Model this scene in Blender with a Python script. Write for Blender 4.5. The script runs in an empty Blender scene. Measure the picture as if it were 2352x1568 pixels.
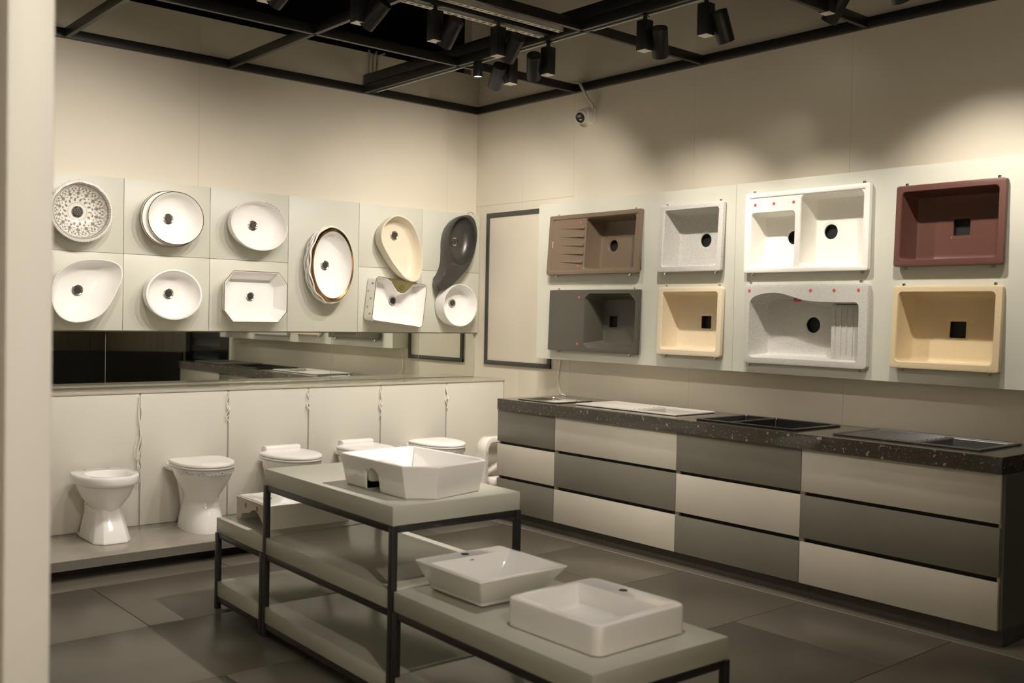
import bpy, bmesh, math, random
from mathutils import Vector, Matrix
from mathutils.geometry import tessellate_polygon
random.seed(7)
PI = math.pi
rad = math.radians
S = bpy.context.scene
COL = S.collection

# ------------------------------------------------------------------ camera
XW, YW, GZ = 5.47, 6.90, 3.255          # right wall, back wall, underside of the ceiling grid
def cam_matrix(yaw, pit, rol, loc):
    f = Vector((math.sin(yaw)*math.cos(pit), math.cos(yaw)*math.cos(pit), math.sin(pit)))
    r = Vector((math.cos(yaw), -math.sin(yaw), 0)); u = r.cross(f)
    r2 = r*math.cos(rol)+u*math.sin(rol); u2 = u*math.cos(rol)-r*math.sin(rol)
    m = Matrix((r2, u2, -f)).transposed().to_4x4(); m.translation = loc
    return m
cd = bpy.data.cameras.new('camera'); cam = bpy.data.objects.new('camera', cd); COL.objects.link(cam)
cam.matrix_world = cam_matrix(rad(40.576), rad(-1.4365), rad(1.1693), Vector((0, 0, 1.52)))
cd.sensor_width = 36.0; cd.sensor_fit = 'HORIZONTAL'; cd.lens = 2317.457/2352*36
cd.clip_start = .05; cd.clip_end = 60
cd.dof.use_dof = True; cd.dof.focus_distance = 6.6; cd.dof.aperture_fstop = 2.8
S.camera = cam

# ------------------------------------------------------------------ world and exposure
w = bpy.data.worlds.new('world'); S.world = w; w.use_nodes = True
w.node_tree.nodes['Background'].inputs[0].default_value = (1, .93, .82, 1)
w.node_tree.nodes['Background'].inputs[1].default_value = .02
S.view_settings.view_transform = 'Standard'; S.view_settings.look = 'None'
S.view_settings.exposure = 0.0; S.view_settings.gamma = 1.0
S.view_settings.use_curve_mapping = False
LAMP_COL = (1.0, .91, .815)
SPOT_W = 120.0

# ------------------------------------------------------------------ materials
MATS = {}
def mat(name, col, rough=.5, var=.04, scale=6.0, metal=0.0, spec=.5, bump=0.0, bscale=60.0, coat=0.0, speck=None, emit=None):
    m = bpy.data.materials.new(name); m.use_nodes = True; nt = m.node_tree; N = nt.nodes; Lk = nt.links
    b = N['Principled BSDF']
    b.inputs['Roughness'].default_value = rough; b.inputs['Metallic'].default_value = metal
    b.inputs['Specular IOR Level'].default_value = spec; b.inputs['Coat Weight'].default_value = coat
    b.inputs['Coat Roughness'].default_value = .05
    tc = N.new('ShaderNodeTexCoord'); no = N.new('ShaderNodeTexNoise')
    no.inputs['Scale'].default_value = scale; no.inputs['Detail'].default_value = 4
    Lk.new(tc.outputs['Object'], no.inputs['Vector'])
    rp = N.new('ShaderNodeValToRGB'); c = Vector(col)
    rp.color_ramp.elements[0].position = .3; rp.color_ramp.elements[1].position = .7
    rp.color_ramp.elements[0].color = (*[max(0, x*(1-var)) for x in c], 1)
    rp.color_ramp.elements[1].color = (*[min(1, x*(1+var)) for x in c], 1)
    Lk.new(no.outputs['Fac'], rp.inputs['Fac']); out = rp.outputs['Color']
    for sp in (speck or []):            # (colour, scale, low threshold, high threshold)
        scol, ssc, lo, hi = sp
        n2 = N.new('ShaderNodeTexNoise'); n2.inputs['Scale'].default_value = ssc; n2.inputs['Detail'].default_value = 2
        Lk.new(tc.outputs['Object'], n2.inputs['Vector'])
        r2 = N.new('ShaderNodeValToRGB'); r2.color_ramp.elements[0].position = lo; r2.color_ramp.elements[1].position = hi
        Lk.new(n2.outputs['Fac'], r2.inputs['Fac'])
        mx = N.new('ShaderNodeMix'); mx.data_type = 'RGBA'
        Lk.new(r2.outputs['Color'], mx.inputs['Factor']); Lk.new(out, mx.inputs['A']); mx.inputs['B'].default_value = (*scol, 1)
        out = mx.outputs['Result']
    Lk.new(out, b.inputs['Base Color'])
    if bump:
        n3 = N.new('ShaderNodeTexNoise'); n3.inputs['Scale'].default_value = bscale; n3.inputs['Detail'].default_value = 3
        Lk.new(tc.outputs['Object'], n3.inputs['Vector'])
        bp = N.new('ShaderNodeBump'); bp.inputs['Strength'].default_value = bump; bp.inputs['Distance'].default_value = .002
        Lk.new(n3.outputs['Fac'], bp.inputs['Height']); Lk.new(bp.outputs['Normal'], b.inputs['Normal'])
    if emit:
        b.inputs['Emission Color'].default_value = (*LAMP_COL, 1); b.inputs['Emission Strength'].default_value = emit
    MATS[name] = m
    return m
mat('wall', (.70, .645, .53), .55, .02, 3)
mat('wall_seam', (.42, .38, .30), .8)
mat('sage', (.60, .60, .515), .42, .015, 4)
mat('sage_table', (.50, .50, .425), .28, .02, 4)
mat('half_wall', (.69, .67, .59), .38, .015, 3)
mat('pillar', (.74, .715, .65), .5, .02, 3)
mat('ledge', (.52, .475, .39), .07, .03, 20, speck=[((.55, .52, .46), 260, .66, .72)])
mat('plinth', (.33, .305, .25), .12, .04, 20, speck=[((.52, .49, .43), 330, .69, .74), ((.06, .055, .045), 240, .70, .75)])
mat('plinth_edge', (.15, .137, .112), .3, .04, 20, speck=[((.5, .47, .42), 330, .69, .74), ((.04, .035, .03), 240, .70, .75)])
mat('ceramic', (.93, .92, .885), .08, .01, 3, coat=.4)
mat('ceramic_warm', (.84, .80, .74), .10, .015, 3, coat=.3)
mat('biscuit', (.72, .63, .53), .7, .03, 8)
mat('seat', (.93, .91, .87), .22, .01, 3)
mat('stone_cream', (.74, .67, .53), .34, .03, 6, speck=[((.62, .5, .34), 140, .68, .74)])
mat('graphite', (.06, .056, .05), .32, .08, 9, metal=.25)
mat('gold', (.33, .215, .095), .20, .05, 9, metal=1.0)
mat('gold_soft', (.50, .44, .22), .25, .05, 9, metal=.9)
mat('chrome', (.72, .70, .66), .14, .02, 9, metal=1.0)
mat('steel', (.46, .44, .40), .28, .04, 14, metal=1.0)
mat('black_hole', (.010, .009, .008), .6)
mat('gran_brown', (.170, .124, .084), .42, .05, 90, bump=.06, bscale=500)
mat('gran_grey', (.62, .61, .565), .45, .03, 40, speck=[((.34, .335, .30), 260, .54, .66)], bump=.05, bscale=500)
mat('gran_dark', (.082, .077, .060), .36, .05, 90, bump=.05, bscale=500)
mat('gran_cream', (.80, .69, .50), .42, .03, 60, speck=[((.70, .55, .34), 200, .64, .75)], bump=.04, bscale=500)
mat('gran_cream_deep', (.66, .54, .34), .42, .03, 60, speck=[((.60, .44, .22), 200, .64, .75)], bump=.04, bscale=500)
mat('gran_white', (.90, .88, .81), .38, .01, 30)
mat('gran_maroon', (.125, .054, .040), .40, .05, 90, bump=.05, bscale=500)
mat('gran_white_matt', (.56, .53, .475), .4, .02, 30)
mat('gran_black', (.012, .011, .010), .22, .1, 60)
mat('gran_slate', (.075, .072, .066), .30, .06, 60)
mat('red', (.62, .10, .08), .5)
mat('terrazzo', (.050, .043, .034), .05, .10, 30, speck=[((.27, .24, .17), 34, .66, .69), ((.24, .22, .155), 95, .655, .69)])
mat('drawer_light', (.50, .465, .385), .34, .03, 5, bump=.02, bscale=30)
mat('drawer_dark', (.165, .155, .122), .34, .04, 5, bump=.02, bscale=30)
mat('carcass', (.42, .36, .27), .6)
mat('cab_side', (.095, .088, .072), .5)
mat('grip', (.008, .007, .006), .5)
mat('kick', (.062, .054, .043), .35, .1, 10)
mat('tile', (.118, .105, .080), .30, .10, 1.6, bump=.04, bscale=40)
mat('tile_b', (.114, .101, .077), .33, .10, 1.3, bump=.04, bscale=40)
mat('tile_edge', (.30, .28, .23), .4, .08, 3)
mat('grout', (.13, .10, .07), .9)
mat('frame_black', (.018, .017, .015), .38, .1, 12)
mat('table_steel', (.022, .021, .020), .35, .1, 12)
mat('lamp_black', (.016, .016, .015), .42, .1, 12)
mat('zinc', (.82, .77, .65), .5, .08, 30)
mat('ceiling', (.010, .0095, .009), .9)
mat('void', (.004, .004, .004), .9)
mat('lens', (.9, .85, .75), .3, emit=14.0)
mat('lens_soft', (.9, .85, .75), .3, emit=6.0)
mat('mirror', (.80, .83, .78), .015, .0, 2, metal=1.0)
mat('mirror_edge', (.55, .58, .52), .2, metal=.5)
mat('frame_grey', (.060, .060, .056), .45, .05, 10)
mat('alu', (.36, .345, .31), .4)
mat('cable_white', (.88, .85, .78), .45)
mat('cctv', (.72, .68, .60), .35)
mat('black_gloss', (.012, .012, .012), .1)
mat('desk', (.013, .013, .011), .55, .2, 40)
mat('glass_dark', (.055, .075, .068), .12)
mat('strip_wall', (.26, .23, .175), .55, .04, 3)
mat('tape', (.78, .76, .72), .4, .05, 30, speck=[((.06, .09, .16), 210, .56, .60)])
mat('wood_crate', (.30, .20, .12), .6)
mat('print_dark', (.10, .10, .13), .5)

def lace_material():
    m = bpy.data.materials.new('lace_print'); m.use_nodes = True; nt = m.node_tree; N = nt.nodes; Lk = nt.links
    b = N['Principled BSDF']; b.inputs['Roughness'].default_value = .12; b.inputs['Coat Weight'].default_value = .3
    tc = N.new('ShaderNodeTexCoord'); sx = N.new('ShaderNodeSeparateXYZ'); Lk.new(tc.outputs['Object'], sx.inputs[0])
    def M(op, a, c=None, d=None):
        n = N.new('ShaderNodeMath'); n.operation = op
        for i, v in enumerate((a, c, d)):
            if v is None: continue
            if isinstance(v, (int, float)): n.inputs[i].default_value = v
            else: Lk.new(v, n.inputs[i])
        return n.outputs[0]
    th = M('ARCTAN2', sx.outputs['Y'], sx.outputs['X'])
    r = M('MULTIPLY', M('SQRT', M('ADD', M('MULTIPLY', sx.outputs['X'], sx.outputs['X']), M('MULTIPLY', sx.outputs['Y'], sx.outputs['Y']))), .87)
    def rings(k, c, wd, ph=0.0, nr=None):       # k small marks around a circle of radius c
        a = M('COSINE', M('MULTIPLY_ADD', th, float(k), ph))
        e = M('DIVIDE', M('SUBTRACT', r, c), wd)
        g = M('SUBTRACT', 1.0, M('MULTIPLY', e, e))
        return M('GREATER_THAN', M('ADD', a, M('MULTIPLY', g, 1.2)), 1.45)
    parts = [rings(14, .066, .009), rings(14, .082, .006, PI), rings(28, .094, .004), rings(14, .104, .010, PI), rings(28, .118, .006),
             rings(56, .052, .004), rings(14, .074, .004, .7), rings(42, .128, .007, PI)]
    v = parts[0]
    for p in parts[1:]: v = M('MAXIMUM', v, p)
    petal = M('ABSOLUTE', M('SINE', M('ADD', M('MULTIPLY', r, 150.0), M('MULTIPLY', M('ABSOLUTE', M('SINE', M('MULTIPLY', th, 7.0))), 3.0))))
    pet = M('MULTIPLY', M('GREATER_THAN', petal, .72), M('MULTIPLY', M('GREATER_THAN', r, .095), M('LESS_THAN', r, .146)))
    band = M('MULTIPLY', M('GREATER_THAN', r, .146), M('LESS_THAN', r, .160))
    bandp = M('MULTIPLY', band, M('GREATER_THAN', M('ADD', M('SINE', M('MULTIPLY', th, 110.0)), M('SINE', M('MULTIPLY', r, 900.0))), -.35))
    dark = M('MAXIMUM', v, bandp)
    m1 = N.new('ShaderNodeMix'); m1.data_type = 'RGBA'; m1.inputs['A'].default_value = (.78, .76, .70, 1); m1.inputs['B'].default_value = (.56, .54, .48, 1)
    Lk.new(pet, m1.inputs['Factor'])
    m2 = N.new('ShaderNodeMix'); m2.data_type = 'RGBA'; m2.inputs['B'].default_value = (.27, .25, .20, 1)
    Lk.new(m1.outputs['Result'], m2.inputs['A']); Lk.new(dark, m2.inputs['Factor'])
    Lk.new(m2.outputs['Result'], b.inputs['Base Color'])
    MATS['lace_print'] = m
lace_material()

# ------------------------------------------------------------------ helpers
def link(o, parent=None):
    COL.objects.link(o)
    if parent is not None: o.parent = parent
    return o
class MB:
    def __init__(s): s.v = []; s.f = []
    def add(s, v, f):
        o = len(s.v); s.v += [tuple(p) for p in v]; s.f += [tuple(i+o for i in q) for q in f]; return s
    def box(s, lo, hi):
        x0, y0, z0 = lo; x1, y1, z1 = hi
        return s.add([(x0,y0,z0),(x1,y0,z0),(x1,y1,z0),(x0,y1,z0),(x0,y0,z1),(x1,y0,z1),(x1,y1,z1),(x0,y1,z1)],
                     [(0,3,2,1),(4,5,6,7),(0,1,5,4),(1,2,6,5),(2,3,7,6),(3,0,4,7)])
    def loft(s, loops, cap0=False, cap1=False):
        n = len(loops[0]); v = [p for l in loops for p in l]; f = []
        for a in range(len(loops)-1):
            for i in range(n):
                j = (i+1) % n; f.append((a*n+i, a*n+j, (a+1)*n+j, (a+1)*n+i))
        if cap0: f.append(tuple(range(n))[::-1])
        if cap1: f.append(tuple(range((len(loops)-1)*n, len(loops)*n)))
        return s.add(v, f)
    def plate(s, outer, holes=()):
        polys = [[Vector(p) for p in outer]]+[[Vector(p) for p in h] for h in holes]
        if not holes: return s.add(outer, [tuple(range(len(outer)))])
        tri = tessellate_polygon([[Vector((p.x, p.y, 0)) for p in q] for q in polys])
        return s.add([p for q in polys for p in q], [tuple(t) for t in tri])
    def tube(s, path, r, n=8, cap=True, closed=False):
        pts = [Vector(p) for p in path]; loops = []; m = len(pts); up = None
        for i, p in enumerate(pts):
            if closed: d = pts[(i+1) % m]-pts[(i-1) % m]
            else: d = pts[min(i+1, m-1)]-pts[max(i-1, 0)]
            d.normalize()
            if up is None: up = Vector((0, 0, 1)) if abs(d.z) < .9 else Vector((1, 0, 0))
            a = d.cross(up)
            if a.length < 1e-4: a = d.cross(Vector((.3, 1, .2)))
            a.normalize(); b = a.cross(d).normalized(); up = b
            rr = r[i] if isinstance(r, (list, tuple)) else r
            loops.append([p+a*math.cos(2*PI*k/n)*rr+b*math.sin(2*PI*k/n)*rr for k in range(n)])
        if closed: loops.append(loops[0])
        return s.loft(loops, cap and not closed, cap and not closed)
    def lathe(s, prof, n=28, c=(0, 0, 0), cap0=False, cap1=False):
        return s.loft([[(c[0]+r*math.cos(2*PI*k/n), c[1]+r*math.sin(2*PI*k/n), c[2]+z) for k in range(n)] for r, z in prof], cap0, cap1)
    def xf(s, M, start=0):
        for i in range(start, len(s.v)): s.v[i] = tuple(M @ Vector(s.v[i]))
        return s
    def mesh(s, name, m, smooth=None, bevel=0, seg=2):
        me = bpy.data.meshes.new(name); bm = bmesh.new()
        vs = [bm.verts.new(p) for p in s.v]
        for q in s.f:
            if len(set(q)) < 3: continue
            try: bm.faces.new([vs[i] for i in q])
            except ValueError: pass
        bmesh.ops.remove_doubles(bm, verts=bm.verts, dist=1e-5)
        bmesh.ops.recalc_face_normals(bm, faces=bm.faces)
        if bevel:
            ed = [e for e in bm.edges if len(e.link_faces) == 2 and e.calc_face_angle(0) > rad(30)]
            bmesh.ops.bevel(bm, geom=ed, offset=bevel, segments=seg, profile=.5, affect='EDGES', clamp_overlap=True)
        bm.to_mesh(me); bm.free()
        if smooth is None and bevel: smooth = 35
        if smooth:
            for p in me.polygons: p.use_smooth = True
            me.set_sharp_from_angle(angle=rad(smooth))
        me.materials.append(MATS[m])
        return me
    def build(s, name, m, parent=None, smooth=None, bevel=0, seg=2):
        return link(bpy.data.objects.new(name, s.mesh(name, m, smooth, bevel, seg)), parent)
def tag(o, label, cat, group=None):
    o['label'] = label; o['category'] = cat
    if group: o['group'] = group
    return o
def thing(name, label, cat, loc=(0, 0, 0), rot=(0, 0, 0), group=None, M=None):
    o = bpy.data.objects.new(name, None); o.empty_display_size = .1; link(o)
    if M is not None: o.matrix_world = M
    else: o.location = loc; o.rotation_euler = rot
    return tag(o, label, cat, group)
def struct(o, label=None):
    o['kind'] = 'structure'
    if label: o['label'] = label
    return o
def box(name, lo, hi, m, parent=None, bevel=0):
    return MB().box(lo, hi).build(name, m, parent, bevel=bevel)
def group_empty(name):
    return link(bpy.data.objects.new(name, None))
def copy_tree(o, parent=None):
    c = o.copy(); COL.objects.link(c)
    if parent is not None: c.parent = parent
    for ch in list(o.children): copy_tree(ch, c)
    return c
def rr(x0, x1, y0, y1, r, z, n=5):              # rounded rectangle, counter-clockwise
    r = max(1e-4, min(r, (x1-x0)/2-1e-4, (y1-y0)/2-1e-4)); p = []
    for cx, cy, a in ((x1-r, y1-r, 0), (x0+r, y1-r, 90), (x0+r, y0+r, 180), (x1-r, y0+r, 270)):
        for k in range(n+1):
            t = rad(a+90*k/n); p.append((cx+r*math.cos(t), cy+r*math.sin(t), z))
    return p
def ell(a, b, z=0, c=(0, 0), n=72, e=2.0, rot=0):
    p = []
    for k in range(n):
        t = 2*PI*k/n; ct, st = math.cos(t), math.sin(t)
        x = a*math.copysign(abs(ct)**(2/e), ct); y = b*math.copysign(abs(st)**(2/e), st)
        p.append((c[0]+x*math.cos(rot)-y*math.sin(rot), c[1]+x*math.sin(rot)+y*math.cos(rot), z))
    return p
def scl(loop, s, z, c=(0, 0), sy=None):
    sy = s if sy is None else sy
    return [(c[0]+(p[0]-c[0])*s, c[1]+(p[1]-c[1])*sy, z) for p in loop]
def spline(pts, n=72, z=0):                     # closed Catmull-Rom through 2D points, resampled by arc length
    m = len(pts); d = []
    for i in range(m):
        p0, p1, p2, p3 = [Vector(pts[(i+k-1) % m]).to_2d() for k in range(4)]
        for t in [k/16 for k in range(16)]:
            d.append(.5*((2*p1)+(-p0+p2)*t+(2*p0-5*p1+4*p2-p3)*t*t+(-p0+3*p1-3*p2+p3)*t**3))
    L = [0]
    for i in range(len(d)): L.append(L[-1]+(d[(i+1) % len(d)]-d[i]).length)
    out = []; j = 0
    for k in range(n):
        s = L[-1]*k/n
        while L[j+1] < s: j += 1
        q = d[j].lerp(d[(j+1) % len(d)], (s-L[j])/max(1e-9, L[j+1]-L[j])); out.append((q.x, q.y, z))
    return out
RX = Matrix.Rotation(PI/2, 4, 'X')
def on_back(x, z, y): return Matrix.Translation((x, y, z)) @ RX                        # local X right, Y up, Z into the room
def on_right(y, z, x, tilt=0): return Matrix.Translation((x, y, z)) @ Matrix.Rotation(-PI/2, 4, 'Z') @ RX @ Matrix.Rotation(tilt, 4, 'X')

# ================================================================== SETTING
# floor: grout bed and single tiles
fl = struct(box('floor', (-2.3, -2.6, -.05), (XW+.6, YW+.2, -.004), 'grout'), 'grey stone tiled floor')
rows = [-2.6, -1.91, -1.075, -.24, .595, 1.43, 2.265, 3.10, 3.93, 4.755, 5.60, 6.44, 7.0]
for i in range(len(rows)-1):
    xs = [4.17-1.55*k for k in range(-1, 6)] if i % 2 == 0 else [3.375-1.55*k for k in range(-2, 5)]
    xs = sorted(x for x in xs if -2.3 < x < 4.70); xs = [-2.3]+xs+[4.767]
    for a, b in zip(xs, xs[1:]):
        g = .0022; MB().box((a+g, rows[i]+g, -.02), (b-g, rows[i+1]-g, 0)).build('floor_tile', 'tile' if (i*3+int(a*7)) % 3 else 'tile_b', fl, bevel=.0012)
ys = [-2.6, -.2, 1.43, 3.10, 4.755, 6.2]
for a, b in zip(ys, ys[1:]): box('border_tile', (4.7695, a+.002, -.02), (XW+.5, b-.002, 0.0), 'tile_b', fl, .0012)
box('joint_strip', (4.7645, -2.6, -.02), (4.7705, 6.2, .0006), 'tile_edge', fl)

# back wall: top ends below the open ceiling void
bw = struct(box('wall_back', (-2.3, YW+.012, 0), (XW+.15, YW+.10, 3.588), 'wall_seam'), 'beige panelled back wall')
for a, b in zip((-2.3, -1.4, .76, 2.957, 5.151), (-1.4, .76, 2.957, 5.151, XW+.0)):
    box('wall_board', (a+.0006, YW, 0), (b-.0006, YW+.012, 3.588), 'wall', bw)
box('wall_board', (5.383, YW, 3.588), (XW, YW+.1, 4.3), 'wall', bw)
# right wall boards
rw = struct(box('wall_right', (XW+.012, 2.0, 0), (XW+.12, YW+.1, 4.3), 'wall_seam'), 'beige panelled right wall')
def rb(y0, y1, z0, z1): box('wall_board', (XW, y0+.0006, z0), (XW+.012, y1-.0006, z1), 'wall', rw)
for a, b in ((2.0, 2.12), (2.12, 3.31), (3.31, 4.50), (4.50, 5.69)): rb(a, b, 0, 4.3)
for a, b in ((5.69, 6.29), (6.29, YW)): rb(a, b, 2.4635, 4.3); rb(a, b, 0, 2.462)
# ceiling, plenum void
struct(box('ceiling', (-2.3, -2.6, 4.3), (XW+1.2, YW+1.3, 4.36), 'ceiling'), 'black painted open ceiling')
struct(box('wall_plenum', (-2.3, YW+1.2, 3.3), (XW+.1, YW+1.3, 4.3), 'void'), 'black void above the back wall')
struct(box('wall_plenum_end', (5.40, YW+.1, 3.588), (5.50, YW+1.2, 4.3), 'void'))
struct(box('wall_left', (-2.4, -2.6, 0), (-2.3, YW+.1, 4.3), 'wall'))
struct(box('wall_front', (-2.3, -2.7, 0), (XW+1.2, -2.6, 4.3), 'wall'))
# strip-clad entrance wall and shop window beyond the right wall's end (seen in the mirror)
ew = struct(box('wall_entrance', (XW+.02, -2.6, 0), (XW+.12, .72, 4.3), 'wall_seam'), 'beige vertical strip wall near the entrance')
y = .72; k = 0
while y > -2.55:
    wd = (.28, .19, .34, .22)[k % 4]; k += 1
    box('wall_strip', (XW, max(y-wd, -2.6)+.004, 0), (XW+.02, y-.004, 4.3), 'strip_wall', ew); y -= wd
x = XW
while x > 1.2:
    wd = (.28, .19, .34, .22)[k % 4]; k += 1
    box('wall_strip', (x-wd+.004, -2.6, 0), (x-.004, -2.58, 4.3), 'strip_wall', ew); x -= wd
wn = struct(box('window_1', (XW+.03, .85, 0), (XW+.05, 1.76, 4.3), 'glass_dark'), 'dark shop window behind black posts')
box('window_post', (XW-.02, 1.76, 0), (XW+.12, 2.0, 4.3), 'black_gloss', wn)
box('window_post', (XW-.02, .72, 0), (XW+.12, .85, 4.3), 'black_gloss', wn)
for z in (.80, .98, 1.16, 1.34): box('window_bar', (XW-.0, .85, z), (XW+.03, 1.76, z+.075), 'black_gloss', wn)
# near pillar (end of a partition wall)
struct(box('wall_partition', (.470, 1.90, 0), (.548, 3.1, 4.3), 'pillar', bevel=.004), 'pale partition end close to the camera')

# low service wall under the mirror, with metal strips between its boards
HW = 6.48
hw = struct(box('wall_low', (1.18, HW+.012, .12), (XW-.001, YW-.002, .975), 'half_wall'), 'pale low wall behind the toilets')
hs = [1.19, 1.795, 2.407, 3.009, 3.625, 4.243, 4.868, XW-.001]
for a, b in zip(hs, hs[1:]):
    box('low_wall_board', (a+.006, HW, .12), (b-.006, HW+.012, .975), 'half_wall', hw, .001)
    if b < 5.4: box('metal_strip', (b-.006, HW+.005, .12), (b+.006, HW+.0118, .975), 'alu', hw)
ld = thing('stone_ledge', 'polished grey stone ledge on the low wall under the mirror', 'ledge')
box('slab', (1.18, HW-.006, .975), (XW-.002, YW-.016, .990), 'ledge', ld, .0015)

# mirror panes
mr = thing('mirror', 'long mirror strip of frameless panes above the stone ledge', 'mirror')
for i, (a, b) in enumerate(zip((1.2, 2.321, 4.046, 4.874), (2.321, 4.046, 4.874, XW-.003))):
    p = MB().box((a+.0015, YW-.012, .991), (b-.0015, YW-.006, 1.362)).build('mirror_pane', 'mirror', mr)
    MB().box((a, YW-.0135, .991), (a+.0015, YW-.0055, 1.362)).build('pane_edge', 'mirror_edge', mr)

# toilet plinth
PZ = .12
pn = thing('display_plinth', 'long speckled grey stone plinth carrying the toilets', 'plinth')
box('slab', (1.15, 5.785, PZ-.055), (XW-.003, HW-.001, PZ), 'plinth', pn, .002)
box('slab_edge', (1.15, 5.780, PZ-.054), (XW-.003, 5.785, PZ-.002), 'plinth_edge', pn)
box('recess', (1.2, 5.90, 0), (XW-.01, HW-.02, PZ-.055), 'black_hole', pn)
# dark picture-frame moulding on the right wall
fr = thing('wall_frame', 'dark grey rectangular moulding on the right wall beside the corner', 'frame')
for lo, hi in (((XW-.016, 6.70, 1.105), (XW, 6.737, 2.392)), ((XW-.016, 5.90, 1.105), (XW, 5.937, 2.392)),
               ((XW-.0162, 5.90, 1.105), (XW, 6.737, 1.142)), ((XW-.0162, 5.90, 2.355), (XW, 6.737, 2.392))):
    box('frame_bar', lo, hi, 'frame_grey', fr, .001)
box('frame_panel', (XW-.006, 5.93, 1.135), (XW-.0005, 6.71, 2.36), 'wall', fr)

# back display panel, split in squares
BP = 6.84
bp = thing('display_board', 'pale sage display board with wash basins above the mirror', 'display board')
box('panel_core', (1.2, BP+.016, 1.372), (5.462, YW-.001, 2.386), 'sage', bp)
cs = [1.2, 1.805, 2.417, 3.022, 3.636, 4.25, 4.856, 5.464]
for i, (a, b) in enumerate(zip(cs, cs[1:])):
    zs = [1.37, 2.388] if i == 4 else [1.37, 1.885, 2.388]
    for z0, z1 in zip(zs, zs[1:]): box('panel_board', (a+.0016, BP, z0+.0012), (b-.0016, BP+.016, z1-.0012), 'sage', bp, .001)

# ================================================================== CEILING GRID, TRACKS
gr = thing('ceiling_grid', 'black square-tube grid hanging under the open ceiling', 'grid')
H = .06
def bar(lo, hi): box('grid_bar', lo, hi, 'frame_black', gr, .002)
bar((-2.28, YW-.035, GZ), (XW-.004, YW-.003, GZ+H))
bar((XW-.036, 2.0, GZ), (XW-.003, YW-.036, GZ+H))
for x in (-.21, .93, 2.05, 3.17): bar((x-.015, -2.58, GZ), (x+.015, YW-.036, GZ+H))
bar((4.30-.016, -2.58, GZ), (4.30+.016, YW-.036, GZ+H)); bar((4.30-.016, -2.58, GZ+H+.004), (4.30+.016, YW-.036, GZ+2*H+.02))
for y in (5.66, 4.43, 3.21, 1.98, .75): bar((-2.28, y-.015, GZ), (XW-.037, y+.015, GZ+H))
def strut(name, label, x0, x1, y0, y1, z, ax):          # slotted steel channel, slots are real openings
    t = thing(name, label, 'channel')
    mb = MB(); wd = .045
    if ax == 'x': L0, L1, c = x0, x1, (y0+y1)/2
    else: L0, L1, c = y0, y1, (x0+x1)/2
    def seg(a, b, p, q):
        if ax == 'x': mb.box((a, c+p, z), (b, c+q, z+.002))
        else: mb.box((c+p, a, z), (c+q, b, z+.002))
    seg(L0, L1, -wd/2, -.008); seg(L0, L1, .008, wd/2)
    a = L0
    while a < L1: seg(a, min(a+.022, L1), -.008, .008); a += .052
    if ax == 'x': mb.box((L0, c-wd/2, z), (L1, c-wd/2+.002, z+.04)); mb.box((L0, c+wd/2-.002, z), (L1, c+wd/2, z+.04))
    else: mb.box((c-wd/2, L0, z), (c-wd/2+.002, L1, z+.04)); mb.box((c+wd/2-.002, L0, z), (c+wd/2, L1, z+.04))
    mb.build('slotted_channel', 'zinc', t)
    return t
strut('slotted_strut', 'slotted metal channel nearest the back wall above the light track', 3.19, 4.27, 4.735, 4.78, GZ+.018, 'x')
strut('slotted_strut', 'slotted metal channel on the camera side of the light track', 3.19, 4.27, 4.56, 4.605, GZ+.018, 'x')
strut('slotted_strut', 'slotted metal channel running along the long double beam', 4.352, 4.374, .2, YW-.08, GZ+.012, 'y')
t1 = thing('light_track', 'black lighting track crossing between the grid bars toward the right', 'track')
box('track_rail', (-2.2, 4.68, GZ+.02), (4.27, 4.715, GZ+.055), 'lamp_black', t1, .002)
t2 = thing('light_track', 'black lighting track fixed along the long double beam', 'track')
box('track_rail', (4.318, .2, GZ-.004), (4.336, YW-.1, GZ+.03), 'lamp_black', t2, .002)

# ------------------------------------------------------------------ lamps
def spot_lamp(label, x, y, ztop, target, power=SPOT_W, cone=58, blend=.75, side=(1, 0), drop=.02, soft=.022, group='track spotlights', rod=False):
    t = thing('track_spotlight', label, 'spotlight', (x, y, ztop), group=group)
    MB().box((-.03, -.016, -.004), (.03, .016, .0)).build('adapter', 'lamp_black', t, bevel=.003)
    MB().lathe([(.012, -.03), (.012, 0)], 12, cap0=True, cap1=True).build('stem', 'lamp_black', t, 40)
    MB().box((-.034, -.034, -.20), (.034, .034, -.03)).build('driver_box', 'lamp_black', t, bevel=.003)
    MB().box((-.031, -.031, -.2025), (.031, .031, -.2)).build('driver_cover', 'zinc', t)
    if rod: MB().lathe([(.006, 0), (.006, 4.3-ztop)], 10).build('suspension_rod', 'lamp_black', t, 40)
    hc = Vector((side[0]*.088, side[1]*.088, -.13-drop))
    d = (Vector(target)-(Vector((x, y, ztop))+hc)).normalized()
    R = d.to_track_quat('Z', 'Y').to_matrix().to_4x4(); R.translation = hc
    L = .085
    prof = [(.001, -L), (.044, -L), (.047, -L+.004), (.047, L), (.042, L), (.040, L-.012), (.034, L-.02)]
    MB().lathe(prof, 32).xf(R).build('lamp_head', 'lamp_black', t, 40)
    MB().lathe([(.001, L-.0195), (.034, L-.0195)], 32).xf(R).build('lens', 'lens', t)
    ar = MB().box((-.008, -.02, -.012), (.008, .02, .012)); ar.xf(Matrix.Translation(hc*.5+Vector((0, 0, (-.13-drop)*.5)))).build('pivot_arm', 'lamp_black', t)
    ld = bpy.data.lights.new('spot', 'SPOT'); ld.energy = power; ld.color = LAMP_COL
    ld.spot_size = rad(cone); ld.spot_blend = blend; ld.shadow_soft_size = soft
    lo = bpy.data.objects.new('spot_light', ld); link(lo, t)
    lo.matrix_local = Matrix.Translation(hc+d*(L+.004)) @ (-d).to_track_quat('Z', 'Y').to_matrix().to_4x4()
    return t
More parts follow.
